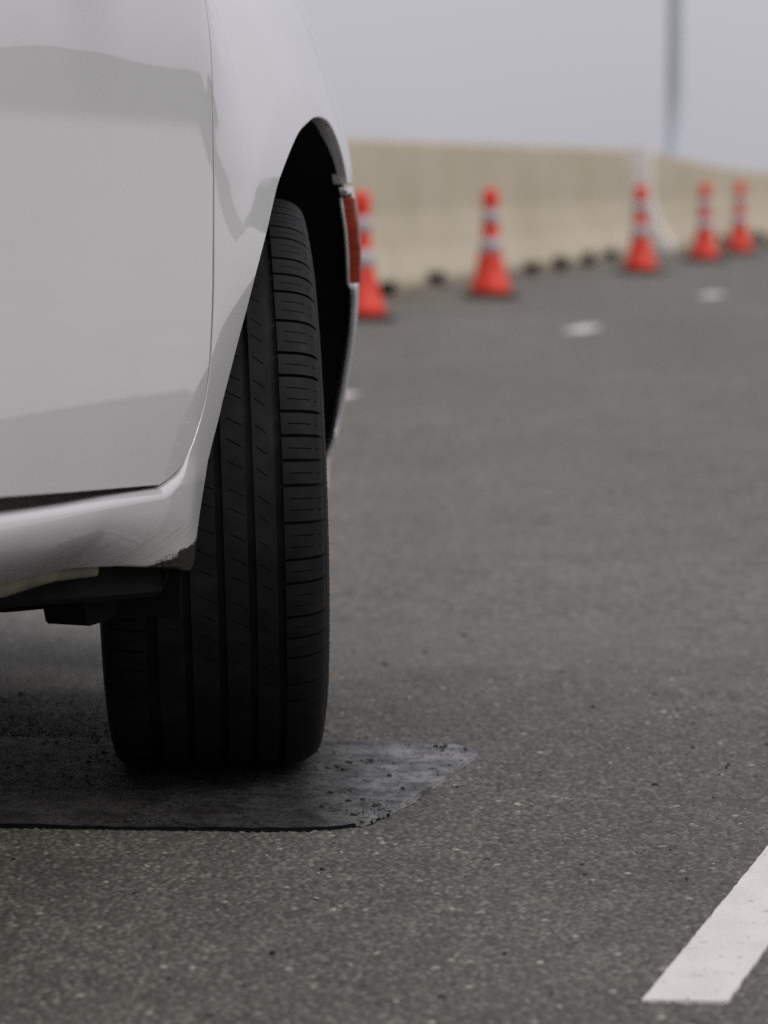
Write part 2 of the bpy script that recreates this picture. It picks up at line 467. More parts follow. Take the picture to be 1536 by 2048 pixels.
at = me.color_attributes.new('stone', 'FLOAT_COLOR', 'POINT'); at.data.foreach_set('color', C.astype(np.float32).ravel())
tag(link('road_surface', me, M['road_near']), 'coarse grey asphalt with exposed stone chips around the wheel', kind='structure')

# bitumen repair patch under the wheel
def resample(pts, step, closed=True):
    pts = [np.array(p, float) for p in pts]; o = []
    n = len(pts); m = n if closed else n - 1
    for i in range(m):
        a, b = pts[i], pts[(i + 1) % n]; k = max(1, int(round(np.linalg.norm(b - a) / step)))
        o += [a + (b - a) * j / k for j in range(k)]
    if not closed: o.append(pts[-1])
    return o

def inside(P, poly):
    x, y = P[:, 0], P[:, 1]; r = np.zeros(len(P), bool); n = len(poly); j = n - 1
    for i in range(n):
        xi, yi = poly[i]; xj, yj = poly[j]
        c = ((yi > y) != (yj > y)) & (x < (xj - xi) * (y - yi) / (yj - yi + 1e-15) + xi); r ^= c; j = i
    return r

def fill(poly, step, margin=0.5):
    """triangulate a polygon with interior grid points; returns points, triangles, n_boundary"""
    B = np.array(poly); x0, y0 = B.min(0); x1, y1 = B.max(0)
    X, Y = np.meshgrid(np.arange(x0 + step / 2, x1, step), np.arange(y0 + step / 2, y1, step))
    Y = Y.copy(); X = X + (np.arange(X.shape[0])[:, None] % 2) * step * 0.5
    P = np.stack([X.ravel(), Y.ravel()], 1); P = P[inside(P, B)]
    if len(P):
        keep = np.ones(len(P), bool)
        for k in range(0, len(P), 4000):
            D = ((P[k:k + 4000, None, :] - B[None]) ** 2).sum(2).min(1); keep[k:k + 4000] = D > (margin * step) ** 2
        P = P[keep]
    n = len(B); allp = [Vector((float(a), float(b))) for a, b in B] + [Vector((float(a), float(b))) for a, b in P]
    r = delaunay_2d_cdt(allp, [], [list(range(n))], 1, 1e-7)
    vs = np.array([(v.x, v.y) for v in r[0]]); fs = [tuple(f) for f in r[2]]
    return vs, fs, n

patch = [(-1.05, 3.205), (-0.75, 3.203), (-0.448, 3.199), (-0.25, 3.185), (-0.097, 3.180), (-0.05, 3.19), (-0.016, 3.212), (0.01, 3.263), (0.058, 3.40), (0.104, 3.546),
         (0.121, 3.585), (0.124, 3.615), (0.115, 3.64), (0.101, 3.657), (0.0, 3.672), (-0.086, 3.683), (-0.30, 3.692), (-0.517, 3.706), (-1.05, 3.73)]
pb = resample(patch, 0.007)
pb = [p + 0.0045 * np.array([grid_noise(np.array([p[0] * 1.0]), np.array([p[1]]), 0.018, 21)[0] - 0.5, grid_noise(np.array([p[0]]), np.array([p[1]]), 0.014, 22)[0] - 0.5]) for p in pb]
pv, pf, pn = fill(pb, 0.006)
pz = 0.0044 + 0.0014 * (grid_noise(pv[:, 0], pv[:, 1], 0.05, 23) - 0.5) + 0.0010 * (grid_noise(pv[:, 0], pv[:, 1], 0.013, 24) - 0.5)
nb = len(pb); V = [(a, b, c) for (a, b), c in zip(pv, pz)]; F = list(pf); V2 = list(V)
# edge: the first nb points are the boundary
off = len(V2)
for i in range(nb):
    V2.append((pb[i][0], pb[i][1], -0.004))
for i in range(nb):
    j = (i + 1) % nb; F.append((i, off + i, off + j, j))
V2 = list(V); F = [f for f in pf]
pt_ = mesh('bitumen_patch', V2, F, True)
tag(link('bitumen_patch', pt_, M['tar']), 'thin black bitumen repair patch under the front wheel', kind='structure')

# its broken edge and a skirt round it, painted near-black as crevice shadow
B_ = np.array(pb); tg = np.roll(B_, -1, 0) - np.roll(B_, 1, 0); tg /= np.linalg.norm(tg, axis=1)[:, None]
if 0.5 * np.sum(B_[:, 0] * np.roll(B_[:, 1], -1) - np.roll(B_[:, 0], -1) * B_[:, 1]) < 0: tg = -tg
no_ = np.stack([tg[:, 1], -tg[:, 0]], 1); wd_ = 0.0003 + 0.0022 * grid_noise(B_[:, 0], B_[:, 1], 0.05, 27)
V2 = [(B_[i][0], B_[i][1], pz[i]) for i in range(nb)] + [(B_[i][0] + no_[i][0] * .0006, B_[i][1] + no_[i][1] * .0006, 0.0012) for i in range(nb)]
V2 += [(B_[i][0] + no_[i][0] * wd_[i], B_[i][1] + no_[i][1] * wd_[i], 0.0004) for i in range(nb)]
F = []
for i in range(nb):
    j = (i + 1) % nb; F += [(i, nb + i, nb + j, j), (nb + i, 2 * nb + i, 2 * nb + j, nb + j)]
M['tar_edge_shade'] = simple_mat('tar_edge_shade', (0.005, 0.005, 0.005), 0.9, 0.3, 40)
M['tar_edge_shade'].node_tree.nodes['Principled BSDF'].inputs['Specular IOR Level'].default_value = 0.1
me_ = mesh('bitumen_edge', V2, F); me_.materials.append(M['tar_edge_shade']); me_.materials.append(M['tar'])
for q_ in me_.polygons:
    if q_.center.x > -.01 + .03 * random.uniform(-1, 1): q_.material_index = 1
tag(link('bitumen_edge', me_, None), 'broken edge of the bitumen patch, its crevice shadow painted black', kind='structure')

# loose grit: black crumbs and a few pale chips on the patch and round it
def blob_template():
    t = (1 + 5 ** 0.5) / 2
    v = np.array([(-1, t, 0), (1, t, 0), (-1, -t, 0), (1, -t, 0), (0, -1, t), (0, 1, t), (0, -1, -t), (0, 1, -t), (t, 0, -1), (t, 0, 1), (-t, 0, -1), (-t, 0, 1)], float)
    v /= np.linalg.norm(v[0])
    f = np.array([(0, 11, 5), (0, 5, 1), (0, 1, 7), (0, 7, 10), (0, 10, 11), (1, 5, 9), (5, 11, 4), (11, 10, 2), (10, 7, 6), (7, 1, 8), (3, 9, 4), (3, 4, 2), (3, 2, 6), (3, 6, 8), (3, 8, 9), (4, 9, 5), (2, 4, 11), (6, 2, 10), (8, 6, 7), (9, 8, 1)])
    return v, f
bv, bf = blob_template()
def grit(name, pts, sizes, z, mat, label):
    Vs = []; Fs = []
    for k, ((x, y), s) in enumerate(zip(pts, sizes)):
        sc = s * np.array([RNG.uniform(0.7, 1.6), RNG.uniform(0.7, 1.4), RNG.uniform(0.35, 0.75)])
        q = bv * (1 + RNG.uniform(-0.25, 0.25, (12, 1))) * sc
        a = RNG.uniform(0, 6.28); ca, sa = math.cos(a), math.sin(a)
        q = np.stack([q[:, 0] * ca - q[:, 1] * sa + x, q[:, 0] * sa + q[:, 1] * ca + y, q[:, 2] + z + sc[2] * 0.55], 1)
        Vs.append(q); Fs.append(bf + 12 * k)
    tag(link(name, np_mesh(name, np.concatenate(Vs), np.concatenate(Fs), False), mat), label, kind='stuff')
M['crumb'] = simple_mat('black_crumb', (0.012, 0.012, 0.012), 0.7, 0.4, 60)
M['chip'] = simple_mat('pale_chip', (0.30, 0.285, 0.26), 0.8, 0.35, 60)
PB = np.array(pb)
c = np.stack([RNG.uniform(-0.72, 0.13, 5200), RNG.uniform(3.19, 3.72, 5200)], 1); c = c[inside(c, PB)]
# more crumbs towards the right end, where sky sheen is painted into the patch
w_ = np.clip(grid_noise(c[:, 0], c[:, 1], 0.07, 31) * 1.6 - 0.35, 0.08, 1); c = c[RNG.random(len(c)) < w_]
sz = (0.0007 + 0.0028 * RNG.random(len(c)) ** 6) * np.where(c[:, 0] < -.3, .75, 1.3)
grit('loose_crumbs', c, sz, 0.0040, M['crumb'], 'black bitumen crumbs scattered on the patch')
c = np.stack([RNG.uniform(-0.7, 0.66, 420), 2.35 + 2.3 * RNG.random(420)], 1)[:150]
grit('loose_chips', c, 0.0010 + 0.0032 * RNG.random(len(c)) ** 4, -0.0005, M['chip'], 'pale stone chips lying on the asphalt')
c = np.stack([RNG.uniform(-0.7, 0.66, 260), 2.35 + 2.3 * RNG.random(260)], 1)
grit('dark_grit', c, 0.0010 + 0.0032 * RNG.random(len(c)) ** 4, -0.0005, M['crumb'], 'dark grit lying on the asphalt')

# painted marks on the road
def marking(name, corners, z, th, label, step=0.006):
    b = resample(corners, step)
    b = [p + 0.0016 * np.array([grid_noise(np.array([p[0]]), np.array([p[1]]), 0.012, 41)[0] - 0.5, grid_noise(np.array([p[0]]), np.array([p[1]]), 0.012, 42)[0] - 0.5]) for p in b]
    v, f, n = fill(b, 0.02 if step < 0.01 else 0.1)
    V = [(x, y, z) for x, y in v]; o = len(V); F = list(f)
    V += [(x, y, z - th) for x, y in b]
    n = len(b)
    for i in range(n):
        j = (i + 1) % n; F.append((i, o + i, o + j, j))
    return tag(link(name, mesh(name, V, F), M['line']), label, kind='structure')
lx, ly = math.sin(rad(18.3)), math.cos(rad(18.3))
a0 = np.array((0.238, 2.506)); b0 = np.array((0.316, 2.503)); dv = np.array((lx, ly)) * 0.95
marking('lane_line', [a0, b0, b0 + dv, a0 + dv], 0.0030, 0.006, 'white painted lane line in the right foreground')
for i, (x, y) in enumerate(((-1.16, 5.4), (-0.20, 9.42), (0.965, 13.62), (2.03, 17.39), (3.15, 21.3), (4.35, 25.2))):
    th = rad(15.6); d = np.array((math.sin(th), math.cos(th))); r = np.array((d[1], -d[0])); c0 = np.array((x, y))
    marking('lane_dash', [c0 - d * .24 - r * .052, c0 - d * .24 + r * .052, c0 + d * .24 + r * .052, c0 + d * .24 - r * .052], 0.002, 0.005, 'short white painted dash on the road', 0.03)

# pale gravel shoulder to the right of the road and a wooded hill beyond it (out of frame, mirrored in the paint)
sh = MB()
sh.add([(2.6, -18, 0.002), (60, -18, 0.002), (60, 80, 0.002), (12.6, 80, 0.002), (2.0, 4.5, 0.002)], [(0, 1, 2, 3, 4)])
tag(sh.build('gravel_shoulder', M['shoulder']), 'pale gravel shoulder along the right side of the road', kind='structure')
hv = []; hf = []
na = 900
for k in range(na):
    az = rad(9.5 + 124.5 * k / (na - 1)); t = k / (na - 1)
    R0 = 105 + 25 * math.sin(3 * t)
    deg = 9.5 + 124.5 * t; gs = lambda c, w: math.exp(-((deg - c) / w) ** 2)
    ht = 2.6 + 2.6 * gs(40.5, 3.0) + 1.9 * gs(25, 5) + 2.2 * gs(62, 9) + 3.0 * gs(95, 14) + 0.35 * math.sin(31 * t) + 0.30 * math.sin(97 * t + 1) + 0.09 * random.uniform(-1, 1) + 0.13 * math.sin(310 * t) * math.sin(47 * t)
    ht *= min(1, 0.12 + 0.88 * (max(0, deg - 9.5) / 7) ** 1.5) if deg < 16.5 else 1
    for rr, hz in ((R0 - 22, -0.1), (R0 - 8, 0.62 * ht), (R0, ht), (R0 + 40, -0.1)):
        hv.append((math.sin(az) * rr, math.cos(az) * rr, hz))
for k in range(na - 1):
    for j in range(3): hf.append((k * 4 + j, k * 4 + 4 + j, k * 4 + 5 + j, k * 4 + 1 + j))
tag(link('hill', mesh('hill', hv, hf), M['hill']), 'low wooded hill beyond the shoulder', kind='structure')

# ------------------------------------------------------------------ concrete barrier
BL = [(-2.9, 6.5), (-2.1, 9.6), (-1.35, 12.3), (-0.62, 15.0), (0.028, 17.393), (0.40, 18.85), (1.12, 21.4), (1.968, 24.25), (2.454, 25.9)]
FARL = [(2.60, 26.35), (2.869, 27.4), (3.48, 29.2), (4.15, 30.9), (5.25, 33.5), (7.2, 37.8), (10.5, 44.0), (16.0, 53.0)]
def extrude_profile(line, prof_at, shift=0.0):
    """sweep a (back, height) profile along a ground polyline; 'back' goes to the left of travel"""
    P = [Vector((x, y)) for x, y in line]; V = []; F = []; m = 0
    for i, p in enumerate(P):
        t = (P[min(i + 1, len(P) - 1)] - P[max(i - 1, 0)]).normalized(); l = Vector((-t.y, t.x))
        pr = prof_at(i); m = len(pr)
        for b, z in pr: V.append((p.x + l.x * (b + shift), p.y + l.y * (b + shift), z))
    for i in range(len(P) - 1):
        for k in range(m):
            q = (k + 1) % m; F.append((i * m + k, (i + 1) * m + k, (i + 1) * m + q, i * m + q))
    F.append(tuple(range(m))); F.append(tuple(range((len(P) - 1) * m, len(P) * m))[::-1])
    return V, F
def dense(line, step): return [tuple(p) for p in resample(line, step, False)]
def prof(h, o=0.0):
    return [(0.0 + o, -0.05), (0.0 + o, 0.07), (0.12 + o, 0.26), (0.175 + o, 0.42), (0.196 + o, 0.50), (0.215 + o, h - 0.02), (0.23 + o, h), (0.40 + o, h), (0.415 + o, h - 0.02), (0.60 + o, -0.05)]
near_l = dense(BL, 0.4)
V, F = extrude_profile(near_l, lambda i: prof(0.966))
tag(link('concrete_barrier', mesh('concrete_barrier', V, F), M['wall']), 'long tall beige concrete barrier behind the nearest cones, left of the pale joint', 'barrier', 'concrete barriers along the road edge')
far_l = dense(FARL, 0.4)
def far_h(i):
    y = far_l[i][1]
    return 0.968 - 0.205 * min(1, max(0, (y - 26.35) / 4.5))
fb = empty('concrete_barrier', (0, 0, 0))
tag(fb, 'beige concrete barrier with sloping top, far section right of the pale joint', 'barrier', 'concrete barriers along the road edge')
V, F = extrude_profile(far_l, lambda i: prof(far_h(i), -0.085))
link('barrier_wall', mesh('barrier_wall', V, F), M['wall'], fb)
# its pale end piece: the whole profile, 0.25 m long, a little proud
t0 = Vector((FARL[1][0] - FARL[0][0], FARL[1][1] - FARL[0][1])).normalized()
e0 = Vector(FARL[0])
V, F = extrude_profile([tuple(e0 - t0 * 0.16), tuple(e0 - t0 * 0.003)], lambda i: prof(0.978, -0.115))
link('end_piece', mesh('end_piece', V, F), M['wall_end'], fb)['label'] = 'pale whitish end face of the far barrier'

# dirt washed against the foot of the barrier
dl = dense([(x, y) for x, y in BL[3:]] + FARL[1:5], 0.35); V = []; F = []
for i, (x, y) in enumerate(dl):
    a = dl[min(i + 1, len(dl) - 1)]; b = dl[max(i - 1, 0)]; t = Vector((a[0] - b[0], a[1] - b[1])).normalized(); r = Vector((t.y, -t.x))
    wd = 0.16 + 0.12 * random.random() + (0.15 if y > 26.3 else 0)
    V += [(x - r.x * 0.02, y - r.y * 0.02, 0.035), (x + r.x * wd * .5, y + r.y * wd * .5, 0.02), (x + r.x * wd, y + r.y * wd, -0.003)]
for i in range(len(dl) - 1):
    for k in (0, 1): F.append((i * 3 + k, i * 3 + k + 1, i * 3 + 4 + k, i * 3 + 3 + k))
tag(link('gutter_dirt', mesh('gutter_dirt', V, F, True), M['dirt']), 'strip of brown dirt along the foot of the barrier', kind='structure')

# weeds growing from it
def weed_mesh(r, h):
    mb = MB()
    for k in range(110):
        a = random.uniform(0, 6.28); ln = random.uniform(0.5, 1.0); z0 = random.uniform(0, h * 0.5)
        d = Vector((math.cos(a), math.sin(a), 0)); s = Vector((-d.y, d.x, 0)) * random.uniform(0.008, 0.018)
        el = random.uniform(0.1, 1.3)
        p0 = Vector((d.x * r * 0.15, d.y * r * 0.15, z0)); p1 = p0 + Vector((d.x * math.cos(el), d.y * math.cos(el), math.sin(el))) * r * ln * 0.6
        p2 = p1 + Vector((d.x * math.cos(el * .5), d.y * math.cos(el * .5), math.sin(el * .4) * 0.8)) * r * ln * 0.45
        mb.add([p0 - s * .5, p0 + s * .5, p1 + s, p1 - s, p2], [(0, 1, 2, 3), (3, 2, 4)])
    return mb.mesh('weed_clump')
WEED = [(775, 597, 'darkest weed clump at the barrier foot, beside the nearest cone'), (873, 576, 'dark weed clump at the barrier foot, midway between the first and second cones'),
        (1062, 550, 'dark weed clump at the barrier foot, first to the right of the second cone'), (1121, 541, 'dark weed clump at the barrier foot, second to the right of the second cone'),
        (1176, 533, 'dark weed clump at the barrier foot, third to the right of the second cone'), (1224, 523, 'faint weed clump at the barrier foot, just left of the third cone'),
        (1326, 505, 'grey green weed clump below the pale end of the barrier'), (1362, 500, 'olive weed clump just left of the fourth cone'),
        (1443, 492, 'weed clump between the fourth and fifth cones'), (1518, 486, 'weed clump to the right of the fifth cone')]
def on_ground(px, py):
    """ground point seen at a photo pixel (used once to read distances off the photograph)"""
    f = Vector((0, math.cos(PITCH), -math.sin(PITCH))); u = Vector((0, math.sin(PITCH), math.cos(PITCH)))
    d = Vector((1, 0, 0)) * ((px - 768) / 5600) + f + u * ((1024 - py) / 5600)
    t = -0.76 / d.z; return d * t + Vector((0, 0, 0.76))
for k, (x, y, lab) in enumerate(WEED):
    g = on_ground(x, y); rr_ = [0.085, 0.085, 0.085, 0.085, 0.085, 0.08, 0.08, 0.09, 0.10, 0.10][k]
    o = link('weed_clump', weed_mesh(rr_ * 1.25, rr_ * 1.3), M['weed'], None, (g.x, g.y, 0.008))
    tag(o, lab, 'weed', 'weed clumps along the barrier foot')

# ------------------------------------------------------------------ traffic cones
def make_cone():
    r = empty('traffic_cone')
    b = MB(); b.box((0, 0, 0.013), (0.315, 0.315, 0.026), 0, 0.010); b.lathe([(0.128, 0.024), (0.120, 0.045)], 28)
    b.build('base', M['cone_base'], r)
    c = MB()
    c.lathe([(0.131, 0.027), (0.126, 0.060), (0.112, 0.10), (0.108, 0.105), (0.082, 0.215), (0.068, 0.285), (0.0600, 0.33), (0.0535, 0.42), (0.0475, 0.53), (0.0455, 0.575), (0.050, 0.59), (0.0505, 0.635), (0.046, 0.665), (0.034, 0.682), (0.018, 0.688), (0.001, 0.689)], 28)
    c.build('cone_body', M['orange'], r, True)
    for z0, z1, r0, r1 in ((0.285, 0.375, 0.0695, 0.0590), (0.470, 0.550, 0.0525, 0.0480)):
        s = MB(); s.lathe([(r0 - 0.004, z0 - 0.001), (r0, z0), (r1 + 0.0018, z1), (r1 - 0.003, z1 + 0.001)], 28, caps=False)
        s.build('reflective_sleeve', M['reflect'], r, True)
    return r
def copy_tree(o, parent=None):
    c = o.copy(); COL.objects.link(c)
    if parent: c.parent = parent
    for ch in list(o.children): copy_tree(ch, c)
    return c
CONES = [(-0.118, 14.50, 'nearest orange traffic cone, partly hidden behind the white car by its side marker'),
         (0.647, 17.115, 'orange traffic cone standing alone right of the car, before the tall beige barrier'),
         (1.936, 21.236, 'orange traffic cone standing in front of the pale end of the far barrier'),
         (2.745, 24.103, 'orange traffic cone standing just right of the pale barrier end'),
         (3.325, 26.323, 'second orange traffic cone to the right of the pale barrier end'),
         (4.03, 28.3, 'orange traffic cone cut off by the right edge of the photo')]
cone0 = None
for k, (x, y, lab) in enumerate(CONES):
    o = make_cone() if k == 0 else copy_tree(cone0)
    if k == 0: cone0 = o
    o.scale = (0.985, 0.985, 0.965)
    o.location = (x, y, -0.003); o.rotation_euler = (0, 0, rad((12, 8, 25, 17, 30, 4)[k]))
    tag(o, lab, 'traffic cone', 'orange traffic cones along the barrier')

# ------------------------------------------------------------------ light pole
lp = empty('street_lamp', (4.13, 40.2, -0.06))
tag(lp, 'grey steel lamp pole rising behind the concrete barrier', 'street lamp')
b = MB(); b.box((0, 0, 0.32), (0.42, 0.42, 0.62), 0.2, 0.03); b.build('pole_footing', M['wall'], lp)
b = MB(); b.lathe([(0.16, 0.63), (0.16, 0.65), (0.115, 0.66), (0.114, 2.0), (0.105, 5.0), (0.085, 9.3)], 20); b.build('pole', M['pole'], lp, True)
b = MB(); b.tube([(0, 0, 9.2), (0.3, -0.1, 9.75), (1.0, -0.35, 10.05), (2.2, -0.75, 10.1)], [0.06, 0.055, 0.05, 0.045]); b.build('lamp_arm', M['pole'], lp, True)
b = MB(); b.box((2.5, -0.85, 10.08), (0.75, 0.3, 0.16), rad(-18), 0.04); b.build('lamp_head', M['pole'], lp)

# ------------------------------------------------------------------ the white car
# car space: x outward to the right from the front right wheel's centre plane, y forward, z up
PHI = 18.0
car = empty('parked_car', (-0.167, 3.60, 0.0), rad(-PHI))
tag(car, 'white car close up on the left with its front wheel steered outwards', 'car')

def pch(xs, ys):
    xs = np.array(xs, float); ys = np.array(ys, float); h = np.diff(xs); d = np.diff(ys) / h; m = np.zeros(len(xs))
    for i in range(1, len(xs) - 1):
        if d[i - 1] * d[i] > 0: m[i] = (h[i - 1] + h[i]) / (h[i - 1] / d[i - 1] + h[i] / d[i])
    m[0] = d[0]; m[-1] = d[-1]
    def f(x):
        x = np.clip(np.asarray(x, float), xs[0], xs[-1]); i = np.clip(np.searchsorted(xs, x) - 1, 0, len(h) - 1); t = (x - xs[i]) / h[i]
        return (2*t**3-3*t*t+1)*ys[i]+(t**3-2*t*t+t)*h[i]*m[i]+(-2*t**3+3*t*t)*ys[i+1]+(t**3-t*t)*h[i]*m[i+1]
    return f
plan = pch([-3.85, -3.7, -3.4, -2.8, -2.2, -1, -.45, -.2, 0, .2, .35, .45, .55, .68, .8, .9], [-.45, -.12, .01, .07, .10, .105, .098, .088, .070, .038, .004, -.028, -.075, -.17, -.32, -.6])
bow = pch([.15, .25, .31, .36, .42, .48, .55, .65, .75, .83, .95, 1.02, 1.1], [-.05, -.012, 0, .006, .015, .027, .036, .040, .028, .008, -.035, -.075, -.16])
nose = pch([.15, .25, .30, .34, .38, .42, .48, .55, .62, .68, .74, .8, .86, .92, .98, 1.1], [-.06, -.04, -.0225, -.0255, -.016, -.0155, -.0175, -.0175, -.0195, -.020, -.0185, -.015, -.0135, -.0115, -.008, -.004])
WB = 2.75
bowd = pch([.15, .25, .31, .36, .42, .48, .55, .65, .75, .80, .84, .87, .885, .905, .93, .96, 1.0, 1.1], [-.05, -.012, 0, .005, .011, .0165, .0215, .0268, .0303, .0320, .0334, .0344, .0346, .0342, .0325, .0292, .022, -.004])
def side(s, z):
    """outward offset of the body side"""
    s = np.asarray(s, float); z = np.asarray(z, float)
    rr = np.hypot(s, z - .365); c = np.clip((.503 - rr) / .045, 0, 2.6)
    rr2 = np.hypot(s + WB, z - .365); c2 = np.clip((.503 - rr2) / .045, 0, 2.6)
    c = c * c / (c + .35); c2 = c2 * c2 / (c2 + .35)      # eased, so that the lip turns in without a hard crease
    k = np.clip((s + .52) / .27, 0, 1); k = k * k * (3 - 2 * k)
    return plan(s) + bow(z) * k + bowd(z) * (1 - k) + np.clip((s + .1) / .45, 0, 1) * nose(z) - .0052 * c - .0052 * c2
def side_low(s, z):
    """sill: stands proud of the door along the shut line and rolls under at the bottom"""
    k = np.clip((0.455 - np.asarray(z, float)) / 0.04, 0, 1) * np.clip((-0.40 - np.asarray(s, float)) / 0.12, 0, 1)
    zl = np.asarray(z, float) - np.interp(-np.asarray(s, float), [.47, .627, .739, .866, .982, 1.5, 2.18], [-.015, 0, .011, .016, .023, .033, .037])
    tuck = np.clip((0.402 - zl) / 0.055, 0, 1.6) ** 2 * 0.036
    return side(s, z) + 0.007 * k * k * (3 - 2 * k) - tuck * np.clip((-0.47 - np.asarray(s, float)) / 0.28, 0, 1)

MIRW = -1.6
def panel(name, poly, wf, mat, radius=0.0022, depth=0.016, step=0.02, bstep=0.008, lift=0.0, dep_f=None, rad_f=None, double=True):
    """a body panel cut to a (s, z) outline, with a rolled edge and a return flange; also its mirror on the left side"""
    b = np.array(resample(poly, bstep))
    area = 0.5 * np.sum(b[:, 0] * np.roll(b[:, 1], -1) - np.roll(b[:, 0], -1) * b[:, 1])
    if area < 0: b = b[::-1]
    n = len(b)
    t = np.roll(b, -1, 0) - np.roll(b, 1, 0); t /= np.linalg.norm(t, axis=1)[:, None] + 1e-12
    nr = np.stack([t[:, 1], -t[:, 0]], 1)                 # outward in the (s, z) plane
    R = np.full(n, radius) if rad_f is None else np.array([rad_f(*q) for q in b])
    Dp = np.full(n, depth) if dep_f is None else np.array([dep_f(*q) for q in b])
    core = b - nr * R[:, None]
    vs, fs, _ = fill(core, step)
    e = 1e-4
    def W(s, z): return wf(s, z) + lift
    def N(s, z):
        ds = (W(s + e, z) - W(s - e, z)) / (2 * e); dz = (W(s, z + e) - W(s, z - e)) / (2 * e)
        q = np.stack([np.ones_like(ds), -ds, -dz], -1); return q / np.linalg.norm(q, axis=-1)[..., None]
    V = [np.stack([W(vs[:, 0], vs[:, 1]), vs[:, 0], vs[:, 1]], 1)]; NN = [N(vs[:, 0], vs[:, 1])]
    F = []
    for f in fs:
        a, c, d = [vs[i] for i in f[:3]]
        cr = (c[0] - a[0]) * (d[1] - a[1]) - (c[1] - a[1]) * (d[0] - a[0])
        F.append(tuple(f) if cr > 0 else tuple(f[::-1]))
    cnt = len(vs)
    nc = N(core[:, 0], core[:, 1]); wc = W(core[:, 0], core[:, 1])
    T = np.concatenate([np.zeros((n, 1)), nr], 1)
    T = T - nc * (T * nc).sum(1)[:, None]; T /= np.linalg.norm(T, axis=1)[:, None]
    base = np.stack([wc, core[:, 0], core[:, 1]], 1)
    prev = None
    for k, ang in enumerate((0, 25, 50, 75, 90, 90)):
        sa, ca = math.sin(rad(ang)), math.cos(rad(ang))
        P = base + T * (R * sa)[:, None] - nc * (R * (1 - ca))[:, None]
        if k == 5: P = P - np.array([1.0, 0, 0]) * Dp[:, None]
        V.append(P); NN.append(nc * ca + T * sa)
        if prev is not None:
            for i in range(n):
                j = (i + 1) % n; F.append((prev + j, prev + i, cnt + i, cnt + j))
        prev = cnt; cnt += n
    V = np.concatenate(V); NN = np.concatenate(NN)
    o = link(name, mesh(name, V, F, True, NN), mat, car)
    if double:
        V2 = V.copy(); V2[:, 0] = MIRW - V2[:, 0]; N2 = NN.copy(); N2[:, 0] *= -1
        link(name, mesh(name, V2, [f[::-1] for f in F], True, N2), mat, car)
    return o

def smooth_curve(pts, step):
    """Catmull-Rom through points"""
    P = [np.array(p, float) for p in pts]; o = []
    for i in range(len(P) - 1):
        a, b, c, d = P[max(i - 1, 0)], P[i], P[i + 1], P[min(i + 2, len(P) - 1)]
        k = max(2, int(np.linalg.norm(c - b) / step))
        for j in range(k):
            t = j / k
            o.append(0.5 * ((2 * b) + (-a + c) * t + (2 * a - 5 * b + 4 * c - d) * t * t + (-a + 3 * b - 3 * c + d) * t ** 3))
    o.append(P[-1]); return o
ARCH = smooth_curve([(-.4748, .3138), (-.4600, .322), (-.4560, .341), (-.4447, .3853), (-.427, .4349), (-.4046, .4845), (-.3790, .5401), (-.3465, .5975), (-.3040, .6636), (-.2328, .7264), (-.1782, .7618), (-.0836, .8017), (.0127, .8218), (.075, .829), (.139, .828), (.182, .8205), (.215, .8035), (.243, .781), (.268, .758), (.281, .7425)], 0.012)
# the corner at the foot is kept sharp-ish
DOOR = smooth_curve([(-.4800, 1.03), (-.4775, .9785), (-.4747, .9464), (-.4672, .8654), (-.4640, .7836), (-.4632, .7287), (-.4626, .6735), (-.4602, .5957), (-.4640, .5171), (-.4853, .4760), (-.5180, .4425), (-.5500, .4285), (-.5862, .4215)], 0.012)
ROCK = [(-.627, .335), (-.7391, .3461), (-.8659, .3512), (-.982, .3581), (-1.5, .368), (-2.18, .372)]
def off_curve(c, d):
    c = np.array(c); t = np.gradient(c, axis=0); t /= np.linalg.norm(t, axis=1)[:, None]; return c + np.stack([t[:, 1], -t[:, 0]], 1) * d
GAP = 0.0044
door_edge = off_curve(DOOR, GAP / 2)                     # towards the door (rearwards/down the curve's right)
fend_edge = off_curve(DOOR, -GAP / 2)
if door_edge[8][0] > fend_edge[8][0]: door_edge, fend_edge = fend_edge, door_edge
door_edge = [tuple(p) for p in door_edge]; fend_edge = [tuple(p) for p in fend_edge]
zt = pch([-3.9, -3.3, .25, .45, .7, .9], [.93, 1.03, 1.03, 1.02, .95, .84])
def top_line(s0, s1, step=0.05):
    n = max(2, int(abs(s1 - s0) / step)); return [(s0 + (s1 - s0) * i / n, float(zt(s0 + (s1 - s0) * i / n))) for i in range(n + 1)]
# door bottom line (door side) and sill ledge line below it; the gap widens rearwards
dbot = [(-.5862, .4240), (-.8204, .4415), (-.9959, .4555), (-1.48, .470)]
ledge = [(-.5862, .4180), (-.8204, .4312), (-.9959, .4420), (-1.48, .455), (-2.2, .462), (-2.215, .462)]
REAR_ARCH = [(-WB + .462 * math.cos(a), .365 + .462 * math.sin(a)) for a in np.radians(np.arange(-6, 187, 3.0))]
# fender + sill in one pressing
fender = fend_edge + ledge[1:5] + [(-2.235, .45), (-2.265, .36)] + ROCK[::-1] + [tuple(p) for p in ARCH] + [(.40, .7425), (.60, .7425), (.66, .80)] + top_line(.66, -.476)
def rad_fender(s, z):
    if s < -.50 and .40 < z < .47: return 0.0015 + 0.0105 * min(1, (-.50 - s) / .07)
    if s < -.40 and z > .44: return 0.0011
    if z < .378 and s < -.50: return 0.006
    return 0.0024
def dep_fender(s, z):
    if s < -.52 and .40 < z < .47: return 0.03
    return 0.018
fender = [q if q[0] <= .80 else (.80, q[1]) for q in fender]
panel('fender', fender, side_low, M['paint'], step=0.013, bstep=0.006, rad_f=rad_fender, dep_f=dep_fender)
